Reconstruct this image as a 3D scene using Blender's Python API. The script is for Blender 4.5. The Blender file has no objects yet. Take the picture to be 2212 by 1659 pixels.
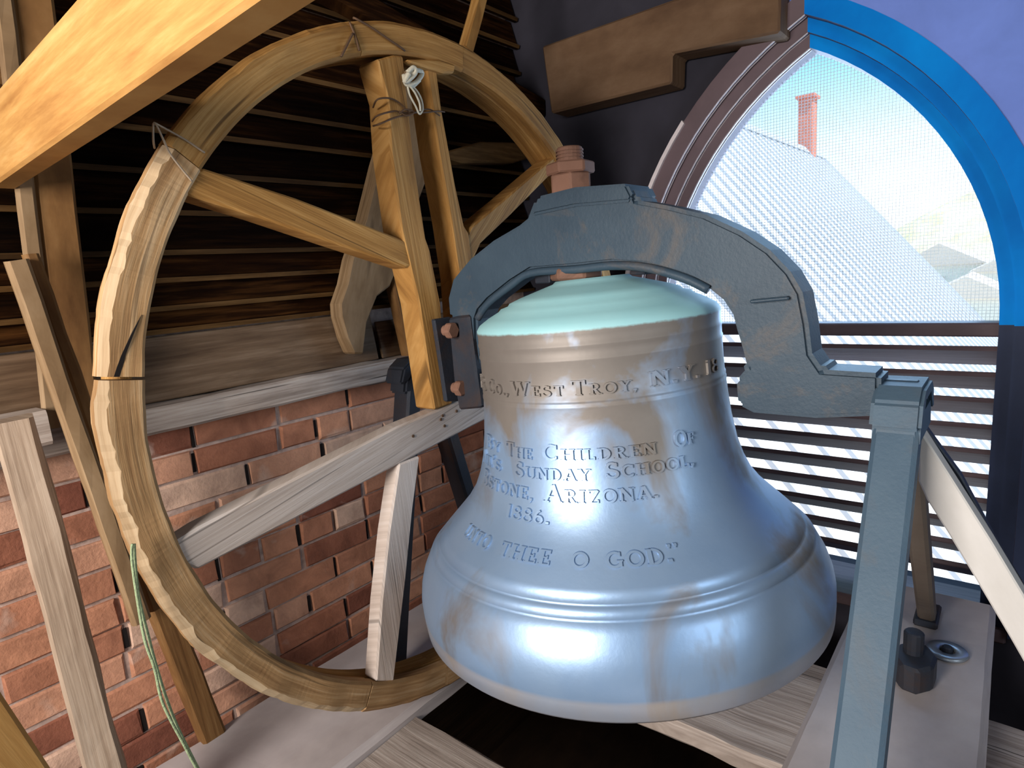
import bpy, bmesh, math, random
from mathutils import Vector, Matrix, noise

random.seed(7)
SC = bpy.context.scene
COL = SC.collection

# ------------------------------------------------------------------ camera
F, ROLL, HD, VPA = 1350.0, math.radians(4.1), 245.0, 1120.0
CX, CY = 1106.0, 829.5


def _camera_basis():
    up = (-math.sin(ROLL), -math.cos(ROLL))
    foot = (CX + up[0] * HD, CY + up[1] * HD)
    al = (math.cos(ROLL), -math.sin(ROLL))
    k = (F * F + HD * HD) / VPA
    A = (foot[0] + al[0] * VPA, foot[1] + al[1] * VPA)
    B = (foot[0] - al[0] * k, foot[1] - al[1] * k)
    a = Vector((A[0] - CX, A[1] - CY, F)).normalized()
    b = Vector((B[0] - CX, B[1] - CY, F)).normalized()
    z = -Vector((-up[0] * F * F / HD, -up[1] * F * F / HD, F)).normalized()
    return a, b, z


XA, XB, XZ = _camera_basis()          # world x, y, z axes seen in (right, down, forward)

cam_data = bpy.data.cameras.new('camera')
cam_data.sensor_fit = 'HORIZONTAL'
cam_data.sensor_width = 36.0
cam_data.lens = 36.0 * F / 2212.0
cam_data.clip_start = 0.02
cam_data.clip_end = 2000
cam = bpy.data.objects.new('camera', cam_data)
COL.objects.link(cam)
_r = Vector((XA[0], XB[0], XZ[0])); _d = Vector((XA[1], XB[1], XZ[1])); _f = Vector((XA[2], XB[2], XZ[2]))
cam.matrix_world = Matrix(((_r[0], -_d[0], -_f[0], 0), (_r[1], -_d[1], -_f[1], 0), (_r[2], -_d[2], -_f[2], 0), (0, 0, 0, 1)))
SC.camera = cam

# ------------------------------------------------------------------ sky, sun, daylight, exposure
SC.view_settings.view_transform = 'Standard'
SC.view_settings.look = 'None'
SC.view_settings.gamma = 1.0
SC.view_settings.use_curve_mapping = False
SC.view_settings.exposure = 0.35

SC.cycles.max_bounces = 6; SC.cycles.diffuse_bounces = 2; SC.cycles.glossy_bounces = 2
w = bpy.data.worlds.new('sky'); SC.world = w
w.use_nodes = True
nt = w.node_tree
bg = nt.nodes['Background']
tc = nt.nodes.new('ShaderNodeTexCoord'); sx = nt.nodes.new('ShaderNodeSeparateXYZ'); rp = nt.nodes.new('ShaderNodeValToRGB')
nt.links.new(tc.outputs['Generated'], sx.inputs[0]); nt.links.new(sx.outputs['Z'], rp.inputs[0]); nt.links.new(rp.outputs[0], bg.inputs[0])
els = rp.color_ramp.elements
els[0].position = 0.0; els[0].color = (1.0, 1.0, 1.0, 1)
els[1].position = 0.14; els[1].color = (0.68, 0.96, 1.0, 1)
e = els.new(0.27); e.color = (0.14, 0.52, 0.72, 1)
e = els.new(0.9); e.color = (0.10, 0.34, 0.72, 1)
bg.inputs[1].default_value = 1.15


def light(name, kind, loc, direction, energy, color, **kw):
    d = bpy.data.lights.new(name, kind); d.energy = energy; d.color = color
    for k, v in kw.items():
        setattr(d, k, v)
    o = bpy.data.objects.new(name, d); COL.objects.link(o); o.location = loc
    o.rotation_euler = Vector(direction).to_track_quat('-Z', 'Y').to_euler()
    return o


light('sun', 'SUN', (0, 0, 20), (0.2, 0.5, -1.1), 5.0, (1.0, 0.96, 0.9), angle=0.01)
# daylight entering by the open upper halves of the tower's other two windows (behind the camera) and of the one in view
light('daylight_back_window', 'AREA', (-1.36, 0.52, 0.18), (1, 0, -0.2), 60.0, (1.0, 0.955, 0.91), shape='RECTANGLE', size=0.8, size_y=0.8)
light('daylight_side_window', 'AREA', (0.35, -1.36, 0.18), (0, 1, -0.2), 7.0, (0.86, 0.92, 1.0), shape='RECTANGLE', size=0.8, size_y=0.8)
light('daylight_arch_window', 'AREA', (2.22, 0.48, 0.0), (-1, 0, -0.1), 15.0, (0.42, 0.66, 1.0), shape='RECTANGLE', size=0.8, size_y=1.1)


# ------------------------------------------------------------------ measuring: a sight line through the photograph met with a plane of the tower
def sight(px, py):
    c = Vector((px - CX, py - CY, F))
    return Vector((XA.dot(c), XB.dot(c), XZ.dot(c)))


def on(axis, val, px, py):
    d = sight(px, py)
    return d * (val / d[axis])


def onx(v, px, py): return on(0, v, px, py)
def ony(v, px, py): return on(1, v, px, py)
def onz(v, px, py): return on(2, v, px, py)


# ------------------------------------------------------------------ materials
def ramp(nt, fac, stops):
    r = nt.nodes.new('ShaderNodeValToRGB'); el = r.color_ramp.elements
    while len(el) < len(stops):
        el.new(0.5)
    for e, (p, c) in zip(el, stops):
        e.position = p; e.color = (c[0], c[1], c[2], 1)
    nt.links.new(fac, r.inputs[0])
    return r.outputs[0]


def mixc(nt, fac, a, b, mode='MIX'):
    m = nt.nodes.new('ShaderNodeMix'); m.data_type = 'RGBA'; m.blend_type = mode
    if isinstance(fac, (int, float)):
        m.inputs[0].default_value = fac
    else:
        nt.links.new(fac, m.inputs[0])
    for i, v in ((6, a), (7, b)):
        if isinstance(v, tuple):
            m.inputs[i].default_value = (v[0], v[1], v[2], 1)
        else:
            nt.links.new(v, m.inputs[i])
    return m.outputs[2]


def noise_n(nt, vec, scale, detail=4, rough=0.55, dist=0.0):
    n = nt.nodes.new('ShaderNodeTexNoise'); n.inputs['Scale'].default_value = scale
    n.inputs['Detail'].default_value = detail; n.inputs['Roughness'].default_value = rough; n.inputs['Distortion'].default_value = dist
    nt.links.new(vec, n.inputs['Vector'])
    return n.outputs[0]


def base_mat(name):
    m = bpy.data.materials.new(name); m.use_nodes = True
    nt = m.node_tree
    return m, nt, nt.nodes['Principled BSDF']


def bump(nt, b, h, strength, dist=0.004):
    bn = nt.nodes.new('ShaderNodeBump'); bn.inputs['Strength'].default_value = strength; bn.inputs['Distance'].default_value = dist
    nt.links.new(h, bn.inputs['Height']); nt.links.new(bn.outputs[0], b.inputs['Normal'])


def coords(nt, which='UV', scale=(1, 1, 1), rand=True):
    t = nt.nodes.new('ShaderNodeTexCoord'); mp = nt.nodes.new('ShaderNodeMapping'); mp.inputs['Scale'].default_value = scale
    nt.links.new(t.outputs[which], mp.inputs[0])
    if rand:
        oi = nt.nodes.new('ShaderNodeObjectInfo'); ml = nt.nodes.new('ShaderNodeMath'); ml.operation = 'MULTIPLY'; ml.inputs[1].default_value = 37.0
        nt.links.new(oi.outputs['Random'], ml.inputs[0]); cb = nt.nodes.new('ShaderNodeCombineXYZ')
        for i in range(3):
            nt.links.new(ml.outputs[0], cb.inputs[i])
        nt.links.new(cb.outputs[0], mp.inputs['Location'])
    return mp.outputs[0]


def wood(name, dark, mid, lite, rough=0.75, grain=55.0, stain=0.35, stain_col=None, bmp=0.5, spec=0.25, crack=0.0, vary=0.15):
    """Fine grain along u, broad streaks, stains, drying cracks; each piece a little lighter or darker than the next."""
    m, nt, b = base_mat(name)
    g = noise_n(nt, coords(nt, 'UV', (5.0, grain * 4.0, 1)), 1.0, 5, 0.65, 0.15)
    s1 = noise_n(nt, coords(nt, 'UV', (1.6, grain * 0.7, 1)), 1.0, 3, 0.5, 0.1)
    s = noise_n(nt, coords(nt, 'UV', (4.0, 16.0, 1)), 1.0, 5, 0.6, 0.3)
    mx = nt.nodes.new('ShaderNodeMath'); mx.operation = 'MULTIPLY_ADD'; mx.inputs[1].default_value = 0.6
    ms = nt.nodes.new('ShaderNodeMath'); ms.operation = 'MULTIPLY'; ms.inputs[1].default_value = 0.4
    nt.links.new(s1, ms.inputs[0]); nt.links.new(g, mx.inputs[0]); nt.links.new(ms.outputs[0], mx.inputs[2])
    c = ramp(nt, mx.outputs[0], [(0.32, dark), (0.5, mid), (0.68, lite)])
    sf = nt.nodes.new('ShaderNodeMapRange'); sf.inputs[1].default_value = 0.5; sf.inputs[2].default_value = 0.78; sf.inputs[4].default_value = stain
    nt.links.new(s, sf.inputs[0])
    c = mixc(nt, sf.outputs[0], c, stain_col or tuple(x * 0.45 for x in dark))
    if crack > 0:
        k = noise_n(nt, coords(nt, 'UV', (2.2, 90.0, 1)), 1.0, 1, 0.5, 0.1)
        kf = nt.nodes.new('ShaderNodeMapRange'); kf.inputs[1].default_value = 0.69; kf.inputs[2].default_value = 0.73; kf.inputs[4].default_value = crack
        nt.links.new(k, kf.inputs[0])
        c = mixc(nt, kf.outputs[0], c, tuple(x * 0.15 for x in dark))
    oi = nt.nodes.new('ShaderNodeObjectInfo'); vr = nt.nodes.new('ShaderNodeMapRange'); vr.inputs[3].default_value = 1 - vary; vr.inputs[4].default_value = 1 + vary
    nt.links.new(oi.outputs['Random'], vr.inputs[0])
    cv = nt.nodes.new('ShaderNodeCombineColor')
    for i in range(3):
        nt.links.new(vr.outputs[0], cv.inputs[i])
    c = mixc(nt, 1.0, c, cv.outputs[0], 'MULTIPLY')
    nt.links.new(c, b.inputs['Base Color'])
    b.inputs['Roughness'].default_value = rough
    b.inputs['Specular IOR Level'].default_value = spec
    bump(nt, b, mx.outputs[0], bmp, 0.0025)
    return m


def iron(name, base, tint, rust, rough=0.5, metal=0.35, rust_amt=0.6):
    m, nt, b = base_mat(name)
    v = coords(nt, 'Object', (1, 1, 1))
    n1 = noise_n(nt, v, 9.0, 5, 0.6, 0.4); n2 = noise_n(nt, v, 5.0, 6, 0.7, 0.8); n3 = noise_n(nt, v, 160.0, 3, 0.6)
    c = mixc(nt, n1, base, tint)
    rf = nt.nodes.new('ShaderNodeMapRange'); rf.inputs[1].default_value = 0.52; rf.inputs[2].default_value = 0.68; rf.inputs[4].default_value = rust_amt
    nt.links.new(n2, rf.inputs[0])
    c = mixc(nt, rf.outputs[0], c, rust)
    nt.links.new(c, b.inputs['Base Color'])
    b.inputs['Metallic'].default_value = metal
    b.inputs['Specular IOR Level'].default_value = 0.3
    b.inputs['Roughness'].default_value = rough
    bump(nt, b, n3, 0.25, 0.002)
    return m


def plain(name, col, rough=0.7, metal=0.0, var=0.15, scale=12.0, bmp=0.2, spec=0.3):
    m, nt, b = base_mat(name)
    v = coords(nt, 'Object')
    n = noise_n(nt, v, scale, 5, 0.6, 0.3)
    c = ramp(nt, n, [(0.25, tuple(x * (1 - var) for x in col)), (0.75, tuple(min(1, x * (1 + var)) for x in col))])
    nt.links.new(c, b.inputs['Base Color'])
    b.inputs['Roughness'].default_value = rough; b.inputs['Metallic'].default_value = metal
    b.inputs['Specular IOR Level'].default_value = spec
    if bmp:
        bump(nt, b, n, bmp, 0.004)
    return m


M = {}
M['wheel'] = wood('golden_old_pine', (0.17, 0.07, 0.014), (0.36, 0.175, 0.045), (0.56, 0.32, 0.11), grain=45, stain=0.6, stain_col=(0.085, 0.034, 0.008), crack=0.6, bmp=0.8)
M['rim'] = wood('worn_rim_wood', (0.20, 0.095, 0.035), (0.42, 0.24, 0.105), (0.64, 0.44, 0.25), grain=30, stain=0.65, stain_col=(0.13, 0.058, 0.022), crack=0.5, bmp=0.8)
M['pale'] = wood('pale_new_strut', (0.42, 0.32, 0.26), (0.60, 0.49, 0.42), (0.74, 0.64, 0.58), grain=50, stain=0.2, bmp=0.45, crack=0.5)
M['grey'] = wood('weathered_grey_timber', (0.20, 0.15, 0.12), (0.42, 0.34, 0.29), (0.60, 0.52, 0.46), grain=34, stain=0.45, stain_col=(0.10, 0.07, 0.055), bmp=0.8, crack=0.8)
M['plank'] = wood('smooth_grey_plank', (0.34, 0.29, 0.275), (0.43, 0.37, 0.355), (0.51, 0.45, 0.43), grain=14, stain=0.2, bmp=0.15, rough=0.6)
M['post'] = wood('weathered_post', (0.20, 0.13, 0.085), (0.36, 0.26, 0.185), (0.48, 0.37, 0.28), grain=40, stain=0.5, stain_col=(0.11, 0.06, 0.035), crack=0.95)
M['rafter'] = wood('golden_rafter', (0.28, 0.12, 0.03), (0.43, 0.22, 0.065), (0.56, 0.335, 0.125), grain=14, stain=0.55, stain_col=(0.19, 0.075, 0.018), bmp=0.3)  # golden pine, the wood's own colour
M['chip'] = wood('raw_chipped_edge', (0.30, 0.185, 0.09), (0.45, 0.31, 0.18), (0.56, 0.43, 0.28), grain=20, stain=0.35, stain_col=(0.30, 0.18, 0.09), bmp=0.9)
M['gap_shade'] = plain('black_gap_shade', (0.012, 0.008, 0.007), rough=1.0, bmp=0)
M['brown'] = wood('brown_framing', (0.10, 0.042, 0.012), (0.21, 0.10, 0.032), (0.33, 0.18, 0.07), grain=30, stain=0.6, stain_col=(0.03, 0.012, 0.004))
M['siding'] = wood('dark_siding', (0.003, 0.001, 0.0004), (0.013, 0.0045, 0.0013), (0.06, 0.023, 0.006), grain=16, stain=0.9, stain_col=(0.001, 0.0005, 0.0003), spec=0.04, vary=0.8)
M['siding_edge'] = wood('lit_board_edge', (0.035, 0.015, 0.004), (0.085, 0.042, 0.013), (0.16, 0.085, 0.03), grain=16, stain=0.9, stain_col=(0.006, 0.0025, 0.001), spec=0.12, vary=0.5)
M['tan'] = wood('tan_framing', (0.14, 0.075, 0.032), (0.26, 0.16, 0.08), (0.38, 0.255, 0.145), grain=34, stain=0.55, stain_col=(0.05, 0.025, 0.01), crack=0.5)
M['skirt'] = wood('grey_brown_wide_board', (0.075, 0.04, 0.02), (0.15, 0.09, 0.05), (0.25, 0.165, 0.105), grain=16, stain=0.6, stain_col=(0.035, 0.018, 0.008))
M['darkwood'] = wood('dark_roof_wood', (0.014, 0.007, 0.004), (0.03, 0.016, 0.008), (0.06, 0.03, 0.014), grain=22, stain=0.4)
M['header'] = wood('header_timber', (0.10, 0.05, 0.025), (0.17, 0.095, 0.05), (0.24, 0.145, 0.085), grain=20, stain=0.3)
M['white_brace'] = wood('pale_bare_brace', (0.62, 0.56, 0.51), (0.70, 0.645, 0.59), (0.78, 0.72, 0.67), grain=22, stain=0.08, bmp=0.12, rough=0.6)
M['louver'] = wood('louver_paint', (0.085, 0.055, 0.06), (0.12, 0.08, 0.085), (0.16, 0.11, 0.115), grain=20, stain=0.2, rough=0.55)
M['iron'] = iron('yoke_iron', (0.020, 0.038, 0.060), (0.05, 0.078, 0.105), (0.15, 0.105, 0.07), rough=0.5, metal=0.0, rust_amt=0.6)
M['stand'] = iron('stand_iron', (0.045, 0.082, 0.125), (0.09, 0.135, 0.175), (0.11, 0.10, 0.095), rough=0.55, metal=0.0, rust_amt=0.4)
M['tan_iron'] = iron('dusty_iron', (0.13, 0.095, 0.07), (0.19, 0.15, 0.12), (0.07, 0.055, 0.05), rough=0.7, metal=0.0)
M['dark_iron'] = iron('dark_iron', (0.02, 0.024, 0.035), (0.05, 0.055, 0.07), (0.08, 0.045, 0.03), rough=0.5, metal=0.3)
M['rust'] = iron('rusty_bolt', (0.16, 0.075, 0.048), (0.27, 0.14, 0.095), (0.07, 0.038, 0.026), rough=0.75, metal=0.0)
M['zinc'] = plain('zinc_washer', (0.42, 0.47, 0.52), rough=0.35, metal=0.7)
M['mortar'] = plain('mortar', (0.47, 0.335, 0.28), rough=0.95, var=0.35, scale=40, bmp=0.6)
M['wire'] = plain('rusty_wire', (0.12, 0.065, 0.035), rough=0.7, metal=0.3)
M['bright_wire'] = plain('dull_wire', (0.36, 0.27, 0.19), rough=0.6, metal=0.3)
M['cord'] = plain('white_cord', (0.62, 0.57, 0.45), rough=0.9, scale=120, bmp=0.6)
M['rope'] = plain('green_rope', (0.30, 0.36, 0.20), rough=0.9, scale=160, bmp=0.8, var=0.3)
M['flare_blue'] = plain('flare_blue_frame', (0.0, 0.25, 1.0), rough=0.6, var=0.4, scale=2.5, spec=0.08)
M['flare_lavender'] = plain('flare_lavender_wall', (0.22, 0.33, 0.86), rough=0.85, var=0.12, scale=6)
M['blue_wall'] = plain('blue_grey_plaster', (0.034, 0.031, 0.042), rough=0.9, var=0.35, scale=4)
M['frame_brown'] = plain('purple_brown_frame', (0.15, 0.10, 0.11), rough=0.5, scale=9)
M['lit_edge'] = plain('pale_lit_edge', (0.80, 0.70, 0.70), rough=0.4)
M['dark_plaster'] = plain('dark_tower_wall', (0.10, 0.08, 0.07), rough=0.95)
M['screen'] = plain('screen_wire', (0.30, 0.34, 0.38), rough=0.4, metal=0.6, bmp=0)
M['roof_metal'] = plain('white_metal_roof', (0.86, 0.87, 0.9), rough=0.45, var=0.03, bmp=0)
M['navy'] = plain('faded_flare_jamb', (0.02, 0.03, 0.07), rough=0.6)
M['roof_seam'] = plain('roof_seam', (0.46, 0.49, 0.55), rough=0.5, var=0.05, bmp=0)
M['chimney'] = plain('red_chimney', (0.62, 0.22, 0.16), rough=0.9, bmp=0)
M['hill'] = plain('dry_hillside', (0.62, 0.58, 0.38), rough=1.0, var=0.35, scale=0.25, bmp=0)
M['ground'] = plain('pale_ground', (0.72, 0.68, 0.6), rough=1.0, var=0.12, scale=0.1, bmp=0)
M['house'] = plain('pale_house', (0.80, 0.76, 0.7), rough=0.9, bmp=0)
M['house_roof'] = plain('grey_house_roof', (0.62, 0.55, 0.50), rough=0.9, bmp=0)


def brick_material():
    m, nt, b = base_mat('old_brick')
    v = coords(nt, 'Object', (1, 1, 1))
    oi = nt.nodes.new('ShaderNodeObjectInfo')
    n = noise_n(nt, v, 14.0, 5, 0.65, 0.6); n2 = noise_n(nt, v, 5.0, 4, 0.6, 0.4); n3 = noise_n(nt, v, 110.0, 3, 0.6)
    c0 = ramp(nt, oi.outputs['Random'], [(0.0, (0.24, 0.085, 0.055)), (0.25, (0.42, 0.175, 0.105)), (0.6, (0.58, 0.275, 0.165)), (0.85, (0.66, 0.37, 0.25)), (1.0, (0.68, 0.48, 0.37))])
    c1 = mixc(nt, 0.75, c0, ramp(nt, n, [(0.3, (0.5, 0.45, 0.43)), (0.7, (1.15, 1.1, 1.05))]), 'MULTIPLY')
    f = nt.nodes.new('ShaderNodeMapRange'); f.inputs[1].default_value = 0.6; f.inputs[2].default_value = 0.68; f.inputs[4].default_value = 0.55
    nt.links.new(n2, f.inputs[0])
    c = mixc(nt, f.outputs[0], c1, (0.60, 0.47, 0.39))
    nt.links.new(c, b.inputs['Base Color']); b.inputs['Roughness'].default_value = 0.92; b.inputs['Specular IOR Level'].default_value = 0.15
    bump(nt, b, n3, 0.5, 0.003)
    return m


M['brick'] = brick_material()


def bell_material():
    m, nt, b = base_mat('patinated_bronze')
    v = coords(nt, 'Object', (1, 1, 1), rand=False)
    vs = coords(nt, 'Object', (5.0, 6.0, 3.4), rand=False)
    t = nt.nodes.new('ShaderNodeTexCoord'); sp = nt.nodes.new('ShaderNodeSeparateXYZ'); nt.links.new(t.outputs['Object'], sp.inputs[0])
    n1 = noise_n(nt, vs, 1.0, 5, 0.55, 0.6); n2 = noise_n(nt, v, 7.0, 5, 0.6, 0.3); n3 = noise_n(nt, v, 70.0, 4, 0.6)
    blue = mixc(nt, n2, (0.22, 0.35, 0.56), (0.36, 0.48, 0.64))  # sky reflection baked into the colour as blue-grey patina
    tan = mixc(nt, n2, (0.17, 0.145, 0.128), (0.30, 0.265, 0.235))
    # brown stain runs down from the shoulder, thinning out over the waist (object z = 0 at the crown)
    hz = nt.nodes.new('ShaderNodeMapRange'); hz.inputs[1].default_value = -0.44; hz.inputs[2].default_value = -0.16; hz.inputs[3].default_value = -0.125; hz.inputs[4].default_value = 0.13
    nt.links.new(sp.outputs['Z'], hz.inputs[0])
    ad = nt.nodes.new('ShaderNodeMath'); ad.operation = 'ADD'; nt.links.new(hz.outputs[0], ad.inputs[0]); nt.links.new(n1, ad.inputs[1])
    tf = nt.nodes.new('ShaderNodeMapRange'); tf.inputs[1].default_value = 0.44; tf.inputs[2].default_value = 0.60
    nt.links.new(ad.outputs[0], tf.inputs[0])
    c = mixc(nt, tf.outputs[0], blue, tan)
    # worn bright bronze at the lip
    lf = nt.nodes.new('ShaderNodeMapRange'); lf.inputs[1].default_value = -0.628; lf.inputs[2].default_value = -0.636
    nt.links.new(sp.outputs['Z'], lf.inputs[0])
    lm = nt.nodes.new('ShaderNodeMath'); lm.operation = 'MULTIPLY'; nt.links.new(lf.outputs[0], lm.inputs[0]); nt.links.new(n1, lm.inputs[1])
    c = mixc(nt, lm.outputs[0], c, (0.46, 0.37, 0.29))
    # verdigris crown, ending in a ragged line at the shoulder
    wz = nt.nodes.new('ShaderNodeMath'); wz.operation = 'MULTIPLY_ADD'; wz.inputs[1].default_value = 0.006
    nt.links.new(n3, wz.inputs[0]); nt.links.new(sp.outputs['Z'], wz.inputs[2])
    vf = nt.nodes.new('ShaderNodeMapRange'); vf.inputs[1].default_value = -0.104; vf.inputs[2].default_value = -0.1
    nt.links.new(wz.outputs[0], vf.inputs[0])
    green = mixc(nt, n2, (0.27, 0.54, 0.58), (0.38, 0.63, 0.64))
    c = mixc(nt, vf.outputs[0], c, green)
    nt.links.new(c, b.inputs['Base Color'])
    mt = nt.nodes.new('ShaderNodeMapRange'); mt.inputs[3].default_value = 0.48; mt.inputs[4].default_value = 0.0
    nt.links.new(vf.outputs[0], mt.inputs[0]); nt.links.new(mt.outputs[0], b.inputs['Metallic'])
    rr = nt.nodes.new('ShaderNodeMapRange'); rr.inputs[3].default_value = 0.38; rr.inputs[4].default_value = 0.58
    nt.links.new(tf.outputs[0], rr.inputs[0]); nt.links.new(rr.outputs[0], b.inputs['Roughness'])
    bump(nt, b, n3, 0.12, 0.002)
    return m


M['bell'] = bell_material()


# ------------------------------------------------------------------ object helpers
WORLD = {}      # object name -> world matrix, so that parts can be parented without a depsgraph update


def thing(name, label, cat, loc=(0, 0, 0), group=None):
    o = bpy.data.objects.new(name, None); COL.objects.link(o); o.location = loc; o.empty_display_size = 0.1
    WORLD[o.name] = Matrix.Translation(Vector(loc))
    return tag(o, label, cat, group)


def tag(o, label=None, cat=None, group=None, kind=None):
    for k, v in (('label', label), ('category', cat), ('group', group), ('kind', kind)):
        if v:
            o[k] = v
    return o


def adopt(o, parent, mw):
    WORLD[o.name] = mw
    if parent is not None:
        o.parent = parent
        o.matrix_parent_inverse = WORLD[parent.name].inverted()
    o.matrix_basis = mw


def put(name, bm, mat, parent=None, grain=None, uvf=None, smooth=False, origin=None):
    """Link a world-space bmesh as one mesh object; UVs run u along the grain, v across it, in metres."""
    bm.normal_update()
    uv = bm.loops.layers.uv.verify()
    g = Vector(grain or (1, 0, 0)).normalized()
    e1 = g.orthogonal().normalized(); e2 = g.cross(e1)
    for f in bm.faces:
        f.smooth = smooth
        for lp in f.loops:
            p = lp.vert.co
            lp[uv].uv = uvf(p) if uvf else (p.dot(g), p.dot(e1) + p.dot(e2) * 0.83)
    if origin is None:
        lo = Vector((min(v.co[i] for v in bm.verts) for i in range(3))); hi = Vector((max(v.co[i] for v in bm.verts) for i in range(3)))
        origin = Vector(((lo[0] + hi[0]) / 2, (lo[1] + hi[1]) / 2, lo[2]))
    mw = Matrix.Translation(Vector(origin))
    bmesh.ops.translate(bm, vec=-Vector(origin), verts=bm.verts)
    me = bpy.data.meshes.new(name); bm.to_mesh(me); bm.free()
    me.materials.append(mat if not isinstance(mat, str) else M[mat])
    o = bpy.data.objects.new(name, me); COL.objects.link(o)
    adopt(o, parent, mw)
    return o


def prism(outline, depth, bevel=0.0, rough=0.0, seg=1):
    """Outline: list of 3-D points in one plane; depth: extrusion vector."""
    bm = bmesh.new(); d = Vector(depth)
    a = [bm.verts.new(Vector(p)) for p in outline]; b = [bm.verts.new(Vector(p) + d) for p in outline]
    n = len(a)
    fa = bm.faces.new(a); fb = bm.faces.new(list(reversed(b)))
    for i in range(n):
        bm.faces.new((a[i], b[i], b[(i + 1) % n], a[(i + 1) % n]))
    bmesh.ops.recalc_face_normals(bm, faces=bm.faces)
    if bevel:
        ed = [e for e in bm.edges if len(e.link_faces) == 2 and e.link_faces[0].normal.angle(e.link_faces[1].normal) > 0.6]
        bmesh.ops.bevel(bm, geom=ed, offset=bevel, segments=seg, affect='EDGES', clamp_overlap=True)
    if rough:
        shake(bm, rough)
    return bm


def shake(bm, amp, freq=14.0):
    for v in bm.verts:
        n = noise.noise_vector(v.co * freq)
        v.co += n * amp


def box(lo, hi, bevel=0.0):
    x0, y0, z0 = lo; x1, y1, z1 = hi
    return prism([(x0, y0, z0), (x1, y0, z0), (x1, y1, z0), (x0, y1, z0)], (0, 0, z1 - z0), bevel)


def timber(P, Q, wid, hgt, side, n=10, bev=0.006, rough=0.003, taper=1.0, seed=0):
    """A squared timber from P to Q; wid along 'side', hgt across; chamfered arrises, gently uneven."""
    P = Vector(P); Q = Vector(Q); ax = (Q - P).normalized(); s = Vector(side); s = (s - ax * s.dot(ax)).normalized(); t = ax.cross(s)
    bm = bmesh.new(); rings = []
    for i in range(n + 1):
        k = i / n; c = P.lerp(Q, k); sc = 1 + (taper - 1) * k
        a, b = wid / 2 * sc, hgt / 2 * sc
        ring = []
        for (u, v) in ((-a + bev, -b), (a - bev, -b), (a, -b + bev), (a, b - bev), (a - bev, b), (-a + bev, b), (-a, b - bev), (-a, -b + bev)):
            p = c + s * u + t * v
            p = p + noise.noise_vector(p * 9.0 + Vector((seed, 0, 0))) * rough + noise.noise_vector(p * 40.0) * rough * 0.35
            ring.append(bm.verts.new(p))
        rings.append(ring)
    for r0, r1 in zip(rings, rings[1:]):
        for j in range(8):
            bm.faces.new((r0[j], r0[(j + 1) % 8], r1[(j + 1) % 8], r1[j]))
    bm.faces.new(list(reversed(rings[0]))); bm.faces.new(rings[-1])
    bmesh.ops.recalc_face_normals(bm, faces=bm.faces)
    return bm


def tube(pts, r, n=8, closed=False):
    bm = bmesh.new(); pts = [Vector(p) for p in pts]; rings = []
    m = len(pts); nrm = None
    for i, p in enumerate(pts):
        a = pts[i - 1] if (i > 0 or closed) else p; b = pts[(i + 1) % m] if (i < m - 1 or closed) else p
        t = (b - a).normalized() if (b - a).length > 1e-9 else Vector((0, 0, 1))
        if nrm is None:
            nrm = t.orthogonal().normalized()
        nrm = (nrm - t * nrm.dot(t)).normalized(); bn = t.cross(nrm)
        rings.append([bm.verts.new(p + (nrm * math.cos(q * 2 * math.pi / n) + bn * math.sin(q * 2 * math.pi / n)) * (r(i / (m - 1)) if callable(r) else r)) for q in range(n)])
    pairs = list(zip(rings, rings[1:])) + ([(rings[-1], rings[0])] if closed else [])
    for r0, r1 in pairs:
        for j in range(n):
            bm.faces.new((r0[j], r0[(j + 1) % n], r1[(j + 1) % n], r1[j]))
    if not closed:
        bm.faces.new(list(reversed(rings[0]))); bm.faces.new(rings[-1])
    bmesh.ops.recalc_face_normals(bm, faces=bm.faces)
    return bm


def spline(pts, k=6):
    pts = [Vector(p) for p in pts]; out = []
    for i in range(len(pts) - 1):
        p0 = pts[max(i - 1, 0)]; p1 = pts[i]; p2 = pts[i + 1]; p3 = pts[min(i + 2, len(pts) - 1)]
        for j in range(k):
            t = j / k
            out.append(0.5 * ((2 * p1) + (p2 - p0) * t + (2 * p0 - 5 * p1 + 4 * p2 - p3) * t * t + (3 * p1 - p0 - 3 * p2 + p3) * t ** 3))
    out.append(pts[-1])
    return out


def lathe(profile, cx, cy, n=96):
    """profile: closed list of (r, z) from the outer top round to the inner top."""
    bm = bmesh.new(); rings = []
    for (r, z) in profile:
        if r < 1e-5:
            rings.append([bm.verts.new((cx, cy, z))])
        else:
            rings.append([bm.verts.new((cx + r * math.cos(2 * math.pi * i / n), cy + r * math.sin(2 * math.pi * i / n), z)) for i in range(n)])
    for a, b in zip(rings, rings[1:]):
        for i in range(n):
            j = (i + 1) % n
            if len(a) == 1 and len(b) > 1:
                bm.faces.new((a[0], b[i], b[j]))
            elif len(b) == 1 and len(a) > 1:
                bm.faces.new((a[i], b[0], a[j]))
            elif len(a) > 1:
                bm.faces.new((a[i], b[i], b[j], a[j]))
    bmesh.ops.recalc_face_normals(bm, faces=bm.faces)
    return bm


def cyl(P, Q, r, n=16, bevel=0.0):
    P = Vector(P); Q = Vector(Q); t = (Q - P).normalized(); a = t.orthogonal().normalized(); b = t.cross(a)
    ring = [P + (a * math.cos(2 * math.pi * i / n) + b * math.sin(2 * math.pi * i / n)) * r for i in range(n)]
    return prism(ring, Q - P, bevel)


def join(*bms):
    out = bms[0]
    for b in bms[1:]:
        me = bpy.data.meshes.new('tmp'); b.to_mesh(me); b.free(); out.from_mesh(me); bpy.data.meshes.remove(me)
    return out


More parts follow.
